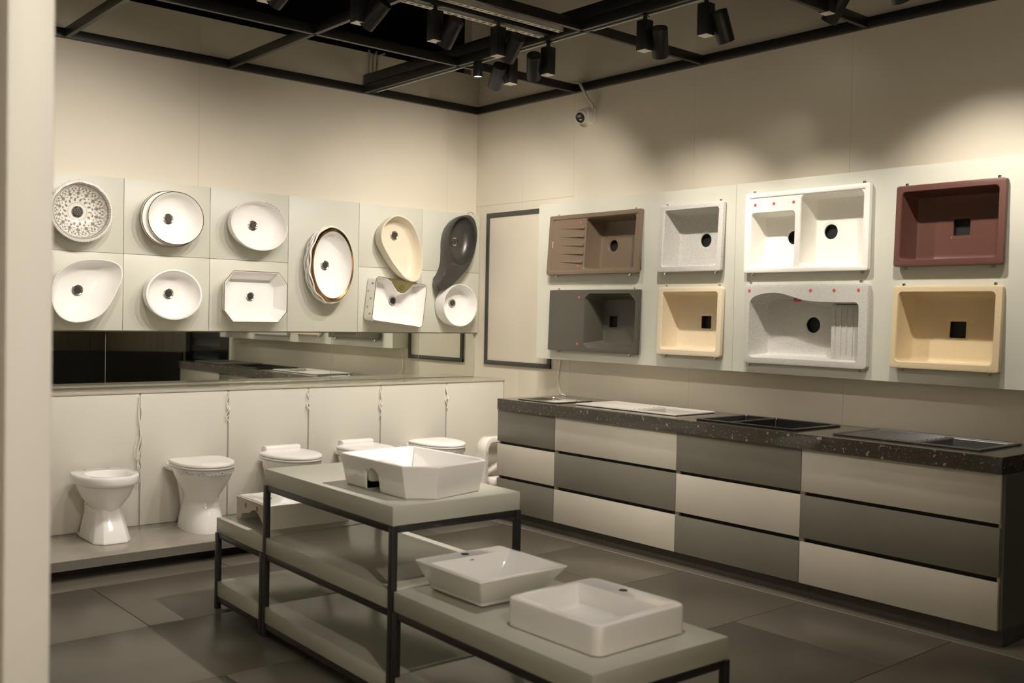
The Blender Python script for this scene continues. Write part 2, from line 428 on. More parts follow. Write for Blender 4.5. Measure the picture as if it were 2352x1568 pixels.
T1Z, T2Z = GZ+.02, GZ-.004
ty = BP
WALL = dict(cone=100, blend=1.0)
RT, LF = (.76, -.65), (-.76, .65)
spot_lamp('black track spotlight at the top edge, leftmost in view', 2.35, 4.70, T1Z, (1.80, ty, 1.45), side=RT, power=SPOT_W*.78, **WALL)
spot_lamp('black track spotlight leaning left over the dark void, left of two', 2.895, 4.70, T1Z, (2.30, ty, 1.28), side=RT, power=SPOT_W*.64, **WALL)
spot_lamp('black track spotlight leaning left over the dark void, right of two', 3.40, 4.70, T1Z, (3.45, ty, .95), side=RT, power=SPOT_W*.50, **WALL)
spot_lamp('black track spotlight in front of the double beam crossing', 3.867, 4.70, T1Z, (4.40, ty, 1.45), side=RT, power=SPOT_W*.70, **WALL)
spot_lamp('black track spotlight hanging lowest beside the small downlight', 4.325, 5.12, T2Z, (5.0, ty, 1.65), side=LF, power=SPOT_W*.62, **WALL)
spot_lamp('black track spotlight tilted right, next to the lowest one', 4.325, 4.756, T2Z, (XW-.1, 6.05, 1.70), side=LF, power=SPOT_W*.62, **WALL)
spot_lamp('black track spotlight upright near the beam joint at upper right', 4.325, 3.94, T2Z, (XW-.15, 4.55, 1.6), side=RT, power=SPOT_W*.80, cone=84, blend=1)
spot_lamp('black track spotlight farthest right on the double beam', 4.325, 3.50, T2Z, (XW-.15, 3.5, 1.4), side=RT, power=SPOT_W*.74, cone=80, blend=1)
spot_lamp('black track spotlight cut by the top edge near the right wall', 5.03, 3.21, GZ+.2, (XW-.15, 4.6, 1.5), power=SPOT_W*.06, cone=60, rod=True)
# unseen spotlights: first row continues the tracks, the rest mostly added as fill light
for k, (x, y, tz, tg, p, c) in enumerate((
        (1.75, 4.70, T1Z, (1.45, ty, 1.4), .60, 100), (4.325, 2.45, T2Z, (XW-.15, 2.45, 1.8), .80, 86), (4.325, 1.9, T2Z, (XW-.15, 1.9, 1.6), .3, 80),
        (3.17, 2.9, GZ, (2.45, 4.15, .78), 2.9, 50), (2.05, 2.1, GZ, (2.35, 2.5, .4), .62, 70), (3.17, 2.3, GZ, (3.9, 4.1, 0), 1.5, 60), (4.0, 2.4, GZ+.0, (3.9, 2.3, 0), .25, 80),
        (2.05, 4.2, GZ, (4.82, 4.95, .25), 1.6, 50), (2.05, 3.0, GZ, (4.82, 3.35, .25), 1.0, 50),
        (.93, -.3, GZ, (.5, 2.2, 1.5), 1.6, 80), (-.21, .75, GZ, (-2.3, .9, 1.7), 4.2, 100), (-.21, 3.0, GZ, (-2.3, 3.2, 1.7), 4.2, 100),
        (-.21, -.8, GZ, (-.4, -2.6, 1.7), 6.5, 100), (2.05, -.8, GZ, (2.0, -2.6, 1.7), 5.5, 100))):
    spot_lamp('black track spotlight above the photograph\'s upper edge', x, y, tz, tg, power=SPOT_W*p, cone=c, blend=1.0, group='track spotlights out of view')
dl = thing('downlight', 'small black cylinder downlight with a lit face under the grid', 'downlight', (4.327, 5.47, GZ-.004))
MB().lathe([(.001, 0), (.033, 0), (.033, -.095), (.029, -.095), (.028, -.088)], 28).build('housing', 'lamp_black', dl, 40)
MB().lathe([(.001, -.0885), (.028, -.0885)], 28).build('lens', 'lens_soft', dl)
ldd = bpy.data.lights.new('down', 'SPOT'); ldd.energy = 90; ldd.color = LAMP_COL; ldd.spot_size = rad(80); ldd.spot_blend = .8; ldd.shadow_soft_size = .025
lo = link(bpy.data.objects.new('spot_light', ldd), dl); lo.location = (0, 0, -.10)

# ================================================================== KITCHEN RUN (right)
FX, CZ = 4.818, .907
cy = [5.773, 5.145, 4.045, 3.158, 2.078]
dz = [(.590, .824), (.336, .570), (.085, .313)]
cabn = ('narrow corner base cabinet with dark, light, dark drawer fronts', 'base cabinet second from the corner, light drawers top and bottom',
        'base cabinet third from the corner, dark drawers top and bottom', 'base cabinet at the near end, light drawers top and bottom')
for i in range(4):
    y1, y0 = cy[i], cy[i+1]
    t = thing('base_cabinet', cabn[i], 'cabinet', (5.1, (y0+y1)/2, .085), group='drawer cabinets under the counter')
    hw_ = (y1-y0)/2
    c = MB()
    for s in (-1, 1): c.box((FX+.02-5.1, s*hw_-(.016 if s > 0 else 0), 0), (.36, s*hw_+(0 if s > 0 else .016), .738))
    c.box((FX+.05-5.1, -hw_, 0), (.36, hw_, .016)); c.box((.344, -hw_, 0), (.36, hw_, .738))
    c.build('carcass', 'carcass', t)
    if i == 3: MB().box((FX+.018-5.1, -hw_-.014, -.0), (.36, -hw_, .738)).build('end_panel', 'cab_side', t)
    for j, (z0, z1) in enumerate(dz):
        MB().box((FX-5.1, -hw_+.0018, z0-.085), (FX+.019-5.1, hw_-.0018, z1-.085)).build('drawer_front', 'drawer_dark' if (i+j) % 2 == 0 else 'drawer_light', t, bevel=.0012)
    MB().box((FX+.035-5.1, -hw_+.017, .016), (FX+.05-5.1, hw_-.017, .738)).build('grip_channel', 'grip', t)
tk = thing('toe_kick', 'dark recessed toe kick boards under the drawer cabinets', 'kickboard')
for a, b in zip((5.755, 4.708, 3.913, 3.121, 2.334), (4.708, 3.913, 3.121, 2.334, 2.07)):
    box('kick_board', (FX+.05, b+.001, .0015), (FX+.066, a-.001, .083), 'kick', tk)
box('kick_board', (FX+.067, 2.07, .0015), (5.46, 2.086, .083), 'kick', tk)

def sink(name, label, W, Hh, m, M, bowls, r=.012, rim=.030, recess=None, dots=(), clips=(), group=None, lip=.004, tilt=0):
    """Inset sink in the plane local X/Y, opening to +Z; origin = centre of the rim's front plane."""
    t = thing(name, label, 'sink', group=group, M=M)
    def U(u, v): return (-W/2+u*W, Hh/2-v*Hh)            # fractions from the upper left corner
    mb = MB()
    o = lambda i, z: rr(-W/2+i, W/2-i, -Hh/2+i, Hh/2-i, r, z)
    mb.loft([o(.004, -rim), o(0, -rim+.003), o(0, -lip), o(lip*.3, -lip*.3), o(lip, 0)])
    holes = []
    zt = 0.0
    if recess:
        b, dp = recess; zt = -dp
        rl = lambda i, z: rr(-W/2+b+i, W/2-b-i, -Hh/2+b+i, Hh/2-b-i, r*.8, z)
        mb.plate(o(lip, 0), [rl(0, 0)[::-1]]); mb.loft([rl(0, 0), rl(.003, -.002), rl(.005, zt)]); outer = rl(.005, zt)
    else: outer = o(lip, 0)
    for B in bowls:
        d = B.get('depth', .17); tp = B.get('taper', .012); fil = B.get('fil', .018); br = B.get('r', .02)
        if 'outline' in B:
            base = [U(u, v) for u, v in B['outline']]; base = spline(base, B.get('n', 80)) if B.get('smooth', True) else [(p[0], p[1], 0) for p in base]
            c = (sum(p[0] for p in base)/len(base), sum(p[1] for p in base)/len(base)); ww = .5*(max(p[0] for p in base)-min(p[0] for p in base))
            L = lambda i, z: scl(base, 1-i/ww, z, c)
        else:
            x0, ytop = U(B['u'][0], B['v'][0]); x1, ybot = U(B['u'][1], B['v'][1])
            L = lambda i, z, a=x0, b_=x1, e=ybot, f=ytop: rr(a+i, b_-i, e+i, f-i, max(.004, br-i*.4), z, 6)
            c = ((x0+x1)/2, (ytop+ybot)/2)
        loops = [L(0, zt), L(.0012, zt-.002), L(.004, zt-.006), L(tp*.9, -d+fil), L(tp+fil*.25, -d+fil*.35), L(tp+fil, -d)]
        mb.loft(loops); holes.append(L(0, zt)[::-1])
        kind, du, dv, dr = B['drain']; dx, dy = U(du, dv)
        if kind == 'round': D = lambda q, z: ell(q, q, z, (dx, dy), 36)
        else: D = lambda q, z: rr(dx-q, dx+q, dy-q, dy+q, .006, z, 3)
        mb.plate(L(tp+fil, -d), [D(dr+.014, -d)[::-1]])
        mb.loft([D(dr+.014, -d), D(dr+.012, -d-.002), D(dr+.002, -d-.003), D(dr, -d-.006), D(dr, -d-.012)])
        hole = MB(); hole.loft([D(dr, -d-.012), D(dr*.96, -d-.034)], cap1=True); hole.build('drain_opening', 'black_hole', t)
    mb.plate(outer, holes)
    body = mb.build('sink_body', m, t, 32)
    for du, dv, q in dots:
        x, y = U(du, dv); MB().loft([ell(q, q, zt+.0004, (x, y), 20), ell(q, q, zt+.0012, (x, y), 20)], cap1=True).build('red_sticker', 'red', t)
    for u, v in clips:
        x, y = U(u, v); s = 1 if v < .5 else -1
        q = MB().box((x-.008, y-.002, -.040), (x+.008, y+s*.016 if s > 0 else y+.002, -.026)) if s > 0 else MB().box((x-.008, y-.016, -.040), (x+.008, y+.002, -.026))
        q.lathe([(.005, -.030), (.005, -.018)], 10, (x, y+s*.010, 0), cap1=True); q.build('clip', 'chrome', t)
    return t, U, body

# counter slab with openings for the four inset sinks
ct = thing('countertop', 'dark speckled stone countertop with a deep front edge', 'countertop')
inset = [(4.876, 5.256, 5.206, 5.628), (4.945, 5.360, 4.170, 5.082), (4.880, 5.365, 3.250, 3.955), (4.925, 5.405, 2.230, 3.043)]
X0, X1, Y0, Y1 = FX-.02, XW-.003, 2.070, 5.755
mb = MB(); hl = [[(a+.012, c+.012), (b-.012, c+.012), (b-.012, d-.012), (a+.012, d-.012)] for a, b, c, d in inset]
for z in (CZ, CZ-.03): mb.plate([(X0+.0, Y0, z), (X1, Y0, z), (X1, Y1, z), (X0, Y1, z)], [[(p[0], p[1], z) for p in h] for h in hl])
for h in hl: mb.loft([[(p[0], p[1], CZ) for p in h], [(p[0], p[1], CZ-.03) for p in h]])
mb.loft([[(X0, Y0, z), (X1, Y0, z), (X1, Y1, z), (X0, Y1, z)] for z in (CZ, CZ-.03)])
mb.build('top_slab', 'terrazzo', ct)
box('front_edge', (X0, 5.152, .826), (X0+.019, Y1, CZ-.0301), 'terrazzo', ct); box('front_edge', (X0, Y0, .826), (X0+.019, 5.150, CZ-.0301), 'terrazzo', ct)
box('side_edge', (X0+.0191, Y0, .826), (X1, Y0+.02, CZ-.0301), 'terrazzo', ct); box('side_edge', (X0+.0191, Y1-.02, .826), (X1, Y1, CZ-.0301), 'terrazzo', ct)

def flat(i, dz=.010):
    a, b, c, d = inset[i]
    return b-a, d-c, Matrix.Translation(((a+b)/2, (c+d)/2, CZ+dz)) @ Matrix.Rotation(-PI/2, 4, 'Z')
Hh, W, M = flat(0, .006)
t, U, _ = sink('inset_sink', 'small stainless steel inset sink with basket at the corner end', W, Hh, 'steel', M,
               [dict(u=(.07, .93), v=(.10, .90), r=.03, depth=.16, taper=.01, fil=.02, drain=('round', .5, .5, .04))], rim=.005, lip=.001, r=.02)
bk = MB()
for k in range(9): bk.tube([(*U(.12+.04*k, .15), -.02), (*U(.12+.04*k, .85), -.02)], .0022, 6)
for v in (.15, .5, .85): bk.tube([(*U(.10, v), -.018), (*U(.46, v), -.018)], .0026, 6)
bk.build('wire_basket', 'chrome', t)
MB().tube([(*U(-.02, .42), .004), (*U(.98, .42), .006)], .003, 8).build('basket_rod', 'chrome', t, 40)
bo = MB(); x0, y1 = U(.50, .14); x1, y0 = U(.90, .86); bo.box((x0, y0, -.022), (x1, y1, -.004)); bo.build('cutting_board', 'gran_white_matt', t, bevel=.003)
Hh, W, M = flat(1, .012)
t, U, _ = sink('inset_sink', 'off-white composite inset sink with ribbed drainer in the counter', W, Hh, 'gran_white_matt', M,
               [dict(u=(.56, .965), v=(.08, .92), r=.02, depth=.18, drain=('round', .76, .5, .045))], rim=.011, recess=(.022, .006), r=.014)
for k in range(6):
    q = MB(); v = .20+.12*k; a = U(.08, v); b = U(.53, v); q.loft([[(a[0], a[1]-.006, -.006), (a[0], a[1]+.006, -.006), (a[0], a[1], -.004)], [(b[0], b[1]-.006, -.006), (b[0], b[1]+.006, -.006), (b[0], b[1], -.001)]], True, True)
    q.build('drainer_rib', 'gran_white_matt', t)
Hh, W, M = flat(2, .010)
t, U, _ = sink('inset_sink', 'black double-bowl inset sink with ledge in the counter', W, Hh, 'gran_black', M,
               [dict(u=(.05, .34), v=(.06, .94), r=.015, depth=.15, drain=('round', .2, .5, .04)), dict(u=(.37, .95), v=(.06, .94), r=.015, depth=.18, drain=('round', .66, .5, .045))], rim=.009, r=.012)
MB().tube([(*U(.42, .82), -.05), (*U(.90, .82), -.05)], .006, 8).build('grid_rail', 'chrome', t, 40)
Hh, W, M = flat(3, .011)
t, U, _ = sink('inset_sink', 'slate grey inset sink with ribbed drainer at the counter\'s near end', W, Hh, 'gran_slate', M,
               [dict(u=(.57, .955), v=(.08, .92), r=.018, depth=.18, drain=('round', .76, .5, .045))], rim=.010, recess=(.02, .006), r=.012)
for k in range(7):
    q = MB(); v = .18+.105*k; a = U(.07, v); b = U(.545, v); q.loft([[(a[0], a[1]-.005, -.006), (a[0], a[1]+.005, -.006), (a[0], a[1], -.004)], [(b[0], b[1]-.005, -.006), (b[0], b[1]+.005, -.006), (b[0], b[1], .001)]], True, True)
    q.build('drainer_rib', 'gran_slate', t)

# ================================================================== SINK DISPLAY PANEL (right wall)
KP, KR = 5.29, 5.25                     # panel front, rim front
sd = [  # y centre, z centre, width, height, tilt (degrees, lower edge out)
    (5.251, 2.065, .941, .451, 3.5), (4.339, 2.066, .535, .453, 3.0), (5.243, 1.498, .921, .456, 1.5), (4.335, 1.511, .539, .458, 1.5),
    (3.474, 2.070, .855, .497, .5), (3.465, 1.504, .848, .494, .0), (2.589, 2.059, .597, .445, 2.0), (2.592, 1.505, .598, .453, 3.0)]
kp = thing('display_board', 'pale sage display board with kitchen sinks on the right wall', 'display board')
def holed_board(y0, y1, z0, z1, holes, name):
    ys = sorted({y0, y1}|{v for h in holes for v in h[:2]}); zs = sorted({z0, z1}|{v for h in holes for v in h[2:]})
    mb = MB()
    P = lambda y, z, x: (x, y, z)
    ins = lambda y, z: any(h[0] < y < h[1] and h[2] < z < h[3] for h in holes)
    for a, b in zip(ys, ys[1:]):
        for c, d in zip(zs, zs[1:]):
            if ins((a+b)/2, (c+d)/2): continue
            for x in (KP, KP+.018): mb.add([P(a, c, x), P(b, c, x), P(b, d, x), P(a, d, x)], [(0, 1, 2, 3)])
    for h in holes+[(y0, y1, z0, z1)]:
        mb.loft([[P(h[0], h[2], x), P(h[1], h[2], x), P(h[1], h[3], x), P(h[0], h[3], x)] for x in (KP, KP+.018)])
    mb.build(name, 'sage', kp)
hol = [(y-w_/2+.02, y+w_/2-.02, z-h_/2+.02, z+h_/2-.02) for y, z, w_, h_, _ in sd]
holed_board(4.0, 5.882, 1.197, 2.392, hol[:4], 'panel_board'); holed_board(2.13, 3.998, 1.197, 2.392, hol[4:], 'panel_board')
for n_, lo, hi in (('panel_side', (KP+.0182, 5.864, 1.197), (XW-.002, 5.882, 2.392)), ('panel_side', (KP+.0182, 2.13, 1.197), (XW-.002, 2.148, 2.392)),
               ('panel_side', (KP+.0182, 2.1482, 2.374), (XW-.002, 5.8638, 2.392)), ('panel_side', (KP+.0182, 2.1482, 1.197), (XW-.002, 5.8638, 1.215))):
    box(n_, lo, hi, 'sage', kp)
kg = 'kitchen sinks hung on the right panel'
def KM(i): y, z, w_, h_, tl = sd[i]; return w_, h_, on_right(y, z, KR+.004-math.sin(rad(tl))*h_/2*.7, -rad(tl))
C4 = ((.08, 0), (.92, 0), (.1, 1), (.9, 1))
W, Hh, M = KM(0)
t, U, _ = sink('kitchen_sink', 'brown composite sink with ribbed drainer, upper left on the panel', W, Hh, 'gran_brown', M,
    [dict(u=(.415, .945), v=(.075, .925), r=.02, depth=.17, drain=('round', .56, .50, .042))], recess=(.028, .007), dots=[(.355, .14, .009), (.355, .86, .009)], clips=C4, group=kg)
for k in range(5):
    v = .22+.14*k; a = U(.13, v); b = U(.408, v)
    q = MB(); q.loft([[(a[0], a[1], -.007), (a[0], a[1]-.002, -.007), (a[0], a[1]-.001, -.0065)], [(b[0], b[1]+.010, -.007), (b[0], b[1]-.016, -.007), (b[0], b[1]-.014, .006)]], True, True)
    q.build('drainer_rib', 'gran_brown', t)
a = U(.045, .43); MB().box((a[0], a[1]-.05, -.007), (a[0]+.008, a[1], -.0062)).build('maker_plate', 'chrome', t)
W, Hh, M = KM(1)
sink('kitchen_sink', 'light grey speckled single-bowl sink with round drain, upper row', W, Hh, 'gran_grey', M,
    [dict(u=(.065, .935), v=(.075, .925), r=.02, depth=.17, drain=('round', .50, .50, .045))], clips=C4, group=kg)
W, Hh, M = KM(2)
t, U, _ = sink('kitchen_sink', 'dark olive grey sink with flat drainer and chamfered bowl, lower left', W, Hh, 'gran_dark', M,
    [dict(outline=[(.415, .13), (.465, .06), (.90, .06), (.965, .18), (.965, .83), (.90, .94), (.465, .94), (.415, .87)], smooth=False, taper=.05, fil=.004, depth=.17, drain=('square', .56, .50, .040))],
    dots=[(.352, .12, .009), (.352, .88, .009)], clips=C4, group=kg, r=.006)
W, Hh, M = KM(3)
sink('kitchen_sink', 'cream single-bowl sink with square drain, lower row beside the olive one', W, Hh, 'gran_cream', M,
    [dict(u=(.06, .935), v=(.07, .925), r=.02, depth=.17, drain=('square', .52, .50, .042))], clips=C4, group=kg, r=.02)
W, Hh, M = KM(4)
sink('kitchen_sink', 'bright white double-bowl sink with three red stickers', W, Hh, 'gran_white', M,
    [dict(u=(.05, .425), v=(.245, .94), r=.025, depth=.15, drain=('round', .30, .55, .042)), dict(u=(.465, .955), v=(.065, .94), r=.03, depth=.17, drain=('round', .59, .50, .045))],
    recess=(.027, .006), dots=[(.085, .15, .010), (.245, .15, .010), (.41, .15, .010)], clips=((.06, 0), (.94, 0), (.06, 1), (.94, 1)), group=kg)
W, Hh, M = KM(5)
t, U, _ = sink('kitchen_sink', 'grey speckled sink with wavy bowl edge and four red stickers', W, Hh, 'gran_grey', M,
    [dict(outline=[(.045, .26), (.06, .19), (.105, .145), (.20, .112), (.29, .112), (.37, .14), (.48, .19), (.58, .215), (.70, .222), (.82, .225), (.90, .225), (.93, .25), (.935, .32),
                   (.935, .55), (.935, .80), (.93, .90), (.90, .925), (.70, .925), (.5, .925), (.3, .925), (.10, .925), (.055, .91), (.042, .86), (.042, .65), (.042, .45)],
          n=110, taper=.03, fil=.03, depth=.165, drain=('round', .46, .50, .048))],
    dots=[(.042, .085, .010), (.56, .085, .010), (.745, .085, .010), (.93, .085, .010)], clips=((.03, 0), (.93, 0), (.03, 1), (.93, 1)), group=kg, r=.022, rim=.036)
a = U(.665, .25); b = U(.925, .915)
MB().box((a[0], b[1], -.163), (b[0], a[1], -.085)).build('drainer_shelf', 'gran_grey', t, bevel=.008)
for k in range(5):
    u = .70+.045*k; p = U(u, .29); q = U(u, .86); MB().box((p[0]-.003, q[1], -.0855), (p[0]+.003, p[1], -.080)).build('drainer_rib', 'gran_grey', t, bevel=.002)
a = U(.41, .158); MB().box((a[0], a[1]-.030, -.030), (a[0]+.045, a[1]-.004, -.022)).build('red_tag', 'red', t)
W, Hh, M = KM(6)
sink('kitchen_sink', 'maroon brown single-bowl sink with square drain, upper right', W, Hh, 'gran_maroon', M,
    [dict(u=(.05, .945), v=(.075, .925), r=.025, depth=.17, drain=('square', .49, .50, .045))], clips=C4, group=kg, r=.014)
W, Hh, M = KM(7)
sink('kitchen_sink', 'yellowish cream single-bowl sink with square drain, lower right', W, Hh, 'gran_cream_deep', M,
    [dict(u=(.05, .945), v=(.07, .925), r=.025, depth=.17, drain=('square', .49, .50, .045))], clips=C4, group=kg, r=.014)

# ================================================================== WASH BASINS (back panel)
mat('drain_dark', (.16, .15, .13), .3, metal=.8)
def drain(t, x=0, y=0, z=.02, s=1.0):
    z += .0028
    d = MB().lathe([(.036*s, z+.001), (.036*s, z+.005), (.032*s, z+.0065), (.026*s, z+.004)], 28, (x, y, 0)).build('drain', 'chrome', t, 40)
    MB().lathe([(.026*s, z+.004), (.023*s, z+.001), (.001, z+.001)], 28, (x, y, 0)).build('strainer', 'drain_dark', d, 40)
    h = MB()
    for k in range(7):
        a = k*PI/3; rr_ = 0 if k == 6 else .0145*s
        h.lathe([(.001, z+.0014), (.0056*s, z+.0014)], 10, (x+rr_*math.cos(a), y+rr_*math.sin(a), 0))
    h.build('strainer_holes', 'black_hole', d)
bg = 'wash basins on the back panel'
def vessel(label, x, z, outline, prof, m='ceramic', c=(0, 0), dr=None, zf=.02, smooth=50, name='wash_basin', sub=None):
    """prof: (scale, height) pairs from the foot outward, over the rim, down to the floor."""
    t = thing(name, label, 'basin', group=bg, M=on_back(x, z, BP-.0005))
    loops = [scl(outline, s_, h_, c) for s_, h_ in prof]
    MB().loft(loops, cap0=True, cap1=True).build('bowl', m, t, smooth)
    drain(t, *(dr or (0, 0)), zf)
    return t, loops
def bowlprof(h=.14, foot=.62, wall=.03, zf=.02, curve=.6, rim=.965):
    p = [(foot, 0)]
    for k in range(1, 9):
        a = k/8; p.append((foot+(1-foot)*math.sin(a*PI/2)**curve, h*(1-math.cos(a*PI/2))**.9*.96))
    p += [(1.0, h*.985), (.993, h), (rim+.012, h+.001), (rim, h-.003)]
    for k in range(1, 9):
        a = k/8; p.append((rim*math.cos(a*PI/2*.96)+.04*a, zf+(h-.004-zf)*(1-math.sin(a*PI/2))**1.0))
    p += [(.03, zf)]
    return p
# 1 round carved
t, _ = vessel('round carved basin with grey lace print and beaded rim, upper left', 2.110, 2.138, ell(.193, .196, n=96), bowlprof(.12, .6, rim=.90), 'lace_print', smooth=60)
bd = MB()
for k in range(110):
    a = 2*PI*k/110; bd.lathe([(.001, .003), (.0035, .002), (.0048, 0), (.0035, -.002), (.001, -.003)], 6, (.194*math.cos(a), .197*math.sin(a), .119))
bd.build('beaded_rim', 'ceramic_warm', t, 60)
# 2 oval with gold rims
o2 = ell(.205, .184, n=80, e=2.15)
t = thing('wash_basin', 'white oval basin with overlapping gold-lined rims, upper row', 'basin', group=bg, M=on_back(2.70, 2.132, BP-.0005))
A_ = lambda s, z, cx=0, cy_=0, e=2.1: [(p[0]+cx, p[1]+cy_, z) for p in scl(ell(.206, .188, n=80, e=e), s, z)]
inner = lambda s, z: [(.018+p[0], .004+p[1], z) for p in ell(.193*s, .178*s, n=80, e=2.05)]
MB().loft([A_(.62, 0), A_(.80, .02), A_(.93, .055), A_(.995, .095), A_(1.0, .112), A_(.99, .116), A_(.955, .117, .004)], cap0=True).build('outer_shell', 'ceramic', t, 50)
b2 = MB(); b2.loft([A_(.955, .117, .004), inner(1.0, .118), inner(1.005, .14), inner(.99, .144), inner(.965, .14), inner(.90, .10), inner(.78, .06), inner(.55, .032), inner(.3, .022), inner(.1, .02)], cap1=True)
b2.build('bowl', 'ceramic', t, 50)
MB().tube(inner(.998, .1435), .0028, 6, closed=True).build('gold_rim', 'gold', t, 60)
MB().tube(A_(.995, .1165), .0026, 6, closed=True).build('gold_rim', 'gold', t, 60)
MB().tube([(p[0]-.003, p[1], p[2]) for p in A_(1.004, .085)], .0016, 6, closed=True).build('gold_rim', 'gold', t, 60)
drain(t, .01, .006, .02)
# 3 plain oval
t, lp = vessel('plain white oval basin hung in the upper row, right of the gold-lined one', 3.335, 2.132, ell(.222, .178, n=80, rot=rad(-8)), bowlprof(.14, .55, rim=.972), dr=(0, .007))
q = MB()
for k in range(14):
    a = rad(84-2.4*k); px, py = .222*math.cos(a), .178*math.sin(a); ca, sa = math.cos(rad(-8)), math.sin(rad(-8))
    if k % 3 != 2: q.box((px*ca-py*sa-.003, px*sa+py*ca-.006, .1395), (px*ca-py*sa+.003, px*sa+py*ca-.002, .142))
q.build('rim_print', 'print_dark', t)
# 4 tall oval woven gold
t = thing('wash_basin', 'tall oval white basin with woven gold and white outside', 'basin', group=bg, M=on_back(3.935, 1.880, BP-.0005))
E4 = lambda s, z: ell(.187*s, .285*s, z, n=96)
MB().loft([E4(.80, 0), E4(.93, .03), E4(.985, .07), E4(1.0, .12), E4(.985, .145), E4(.95, .152), E4(.885, .146)], cap0=True).build('outer_shell', 'gold', t, 50)
MB().loft([E4(.885, .146), E4(.86, .125), E4(.80, .08), E4(.62, .04), E4(.35, .023), E4(.1, .02)], cap1=True).build('bowl', 'ceramic', t, 50)
for j, (s_, z_) in enumerate(((.90, .018), (.965, .046), (.995, .074), (1.003, .102), (1.0, .130))):
    path = []
    for k in range(120):
        a = 2*PI*k/120; und = math.sin(11*a+(PI if j % 2 else 0)+j*.6)
        path.append(((.187*s_+.004*und)*math.cos(a), (.285*s_+.004*und)*math.sin(a), z_+.0065*math.cos(11*a+j)))
    MB().tube(path, .0080, 7, closed=True).build('woven_strand', 'ceramic', t, 60)
drain(t, .0, .0, .02)
# 5 cream egg
o5 = spline([(-.115, .215), (-.20, .13), (-.215, .02), (-.155, -.085), (-.07, -.19), (.02, -.27), (.095, -.295), (.155, -.265), (.185, -.17), (.175, -.03), (.125, .10), (.06, .185), (-.03, .225)], 80)
t, _ = vessel('cream speckled stone egg-shaped basin tilted over the rectangular one', 4.585, 2.075, o5, [(.80, 0), (.90, .02), (.955, .06), (1.0, .135), (.995, .139), (.965, .139), (.955, .134), (.915, .085), (.86, .045), (.74, .026), (.4, .02), (.05, .02)],
    'stone_cream', c=(-.02, -.03), dr=(-.02, .075))
# 6 graphite comma
t = thing('wash_basin', 'dark graphite comma-shaped basin with a tapering tail, upper right', 'basin', group=bg, M=on_back(5.175, 2.10, BP-.0005))
o6 = spline([(.055, .262), (-.045, .235), (-.115, .16), (-.148, .05), (-.150, -.07), (-.158, -.18), (-.195, -.275), (-.232, -.325), (-.232, -.365), (-.19, -.372), (-.10, -.335), (.0, -.255), (.09, -.155), (.145, -.03), (.165, .10), (.145, .205), (.105, .25)], 110)
i6 = lambda s, z: ell(.140*s, .205*s, z, (.010, .040), 72, rot=rad(-10))
mb = MB(); mb.loft([scl(o6, .86, 0, (0, 0)), scl(o6, .93, .03), scl(o6, .985, .08), scl(o6, 1.0, .118), scl(o6, .995, .124), scl(o6, .975, .125)], cap0=True)
mb.plate(scl(o6, .975, .125), [i6(1.0, .125)[::-1]])
mb.loft([i6(1.0, .125), i6(.985, .122), i6(.95, .10), i6(.86, .065), i6(.68, .038), i6(.4, .024), i6(.1, .02)], cap1=True)
mb.build('bowl', 'graphite', t, 45)
drain(t, .0, .038, .02)
# 7 asymmetrical stone shape
o7 = spline([(-.185, -.02), (-.165, .075), (-.10, .155), (-.01, .195), (.10, .207), (.19, .198), (.248, .165), (.258, .10), (.225, .01), (.175, -.09), (.12, -.155), (.04, -.195), (-.05, -.205), (-.125, -.175), (-.172, -.11)], 90)
t, _ = vessel('white pebble-shaped basin with a raised corner, lower left', 2.105, 1.628, o7, [(.62, 0), (.80, .03), (.93, .085), (1.0, .142), (.993, .147), (.968, .147), (.955, .141), (.86, .09), (.68, .048), (.40, .026), (.08, .02)], dr=(.01, .004))
MB().lathe([(.001, .0635), (.007, .0635), (.008, .061)], 16, (.145, -.11, 0)).build('overflow_mark', 'chrome', t)
# 8 round-oval thick
t, _ = vessel('plain white thick-rimmed oval basin in the lower row', 2.717, 1.620, ell(.196, .172, n=80), bowlprof(.135, .70, rim=.925), dr=(0, .007))
# 9 octagon
cq = lambda i, z: [(x_*(1), y_, z) for x_, y_ in [(.245-i, .10-i*.4), (.175-i*.4, .183-i), (-.175+i*.4, .183-i), (-.245+i, .10-i*.4), (-.245+i, -.10+i*.4), (-.175+i*.4, -.183+i), (.175-i*.4, -.183+i), (.245-i, -.10+i*.4)]]
t = thing('wash_basin', 'white octagonal basin with a thin gold rim in the lower row', 'basin', group=bg, M=on_back(3.318, 1.620, BP-.0005))
MB().loft([cq(.055, 0), cq(.03, .03), cq(0, .128), cq(.001, .131), cq(.006, .132), cq(.010, .128), cq(.058, .028), cq(.075, .021), cq(.11, .020)], cap0=True, cap1=True).build('bowl', 'ceramic', t, 25)
MB().tube(cq(.0015, .132), .0024, 6, closed=True).build('gold_rim', 'gold', t)
drain(t, .004, .004, .02, .9)
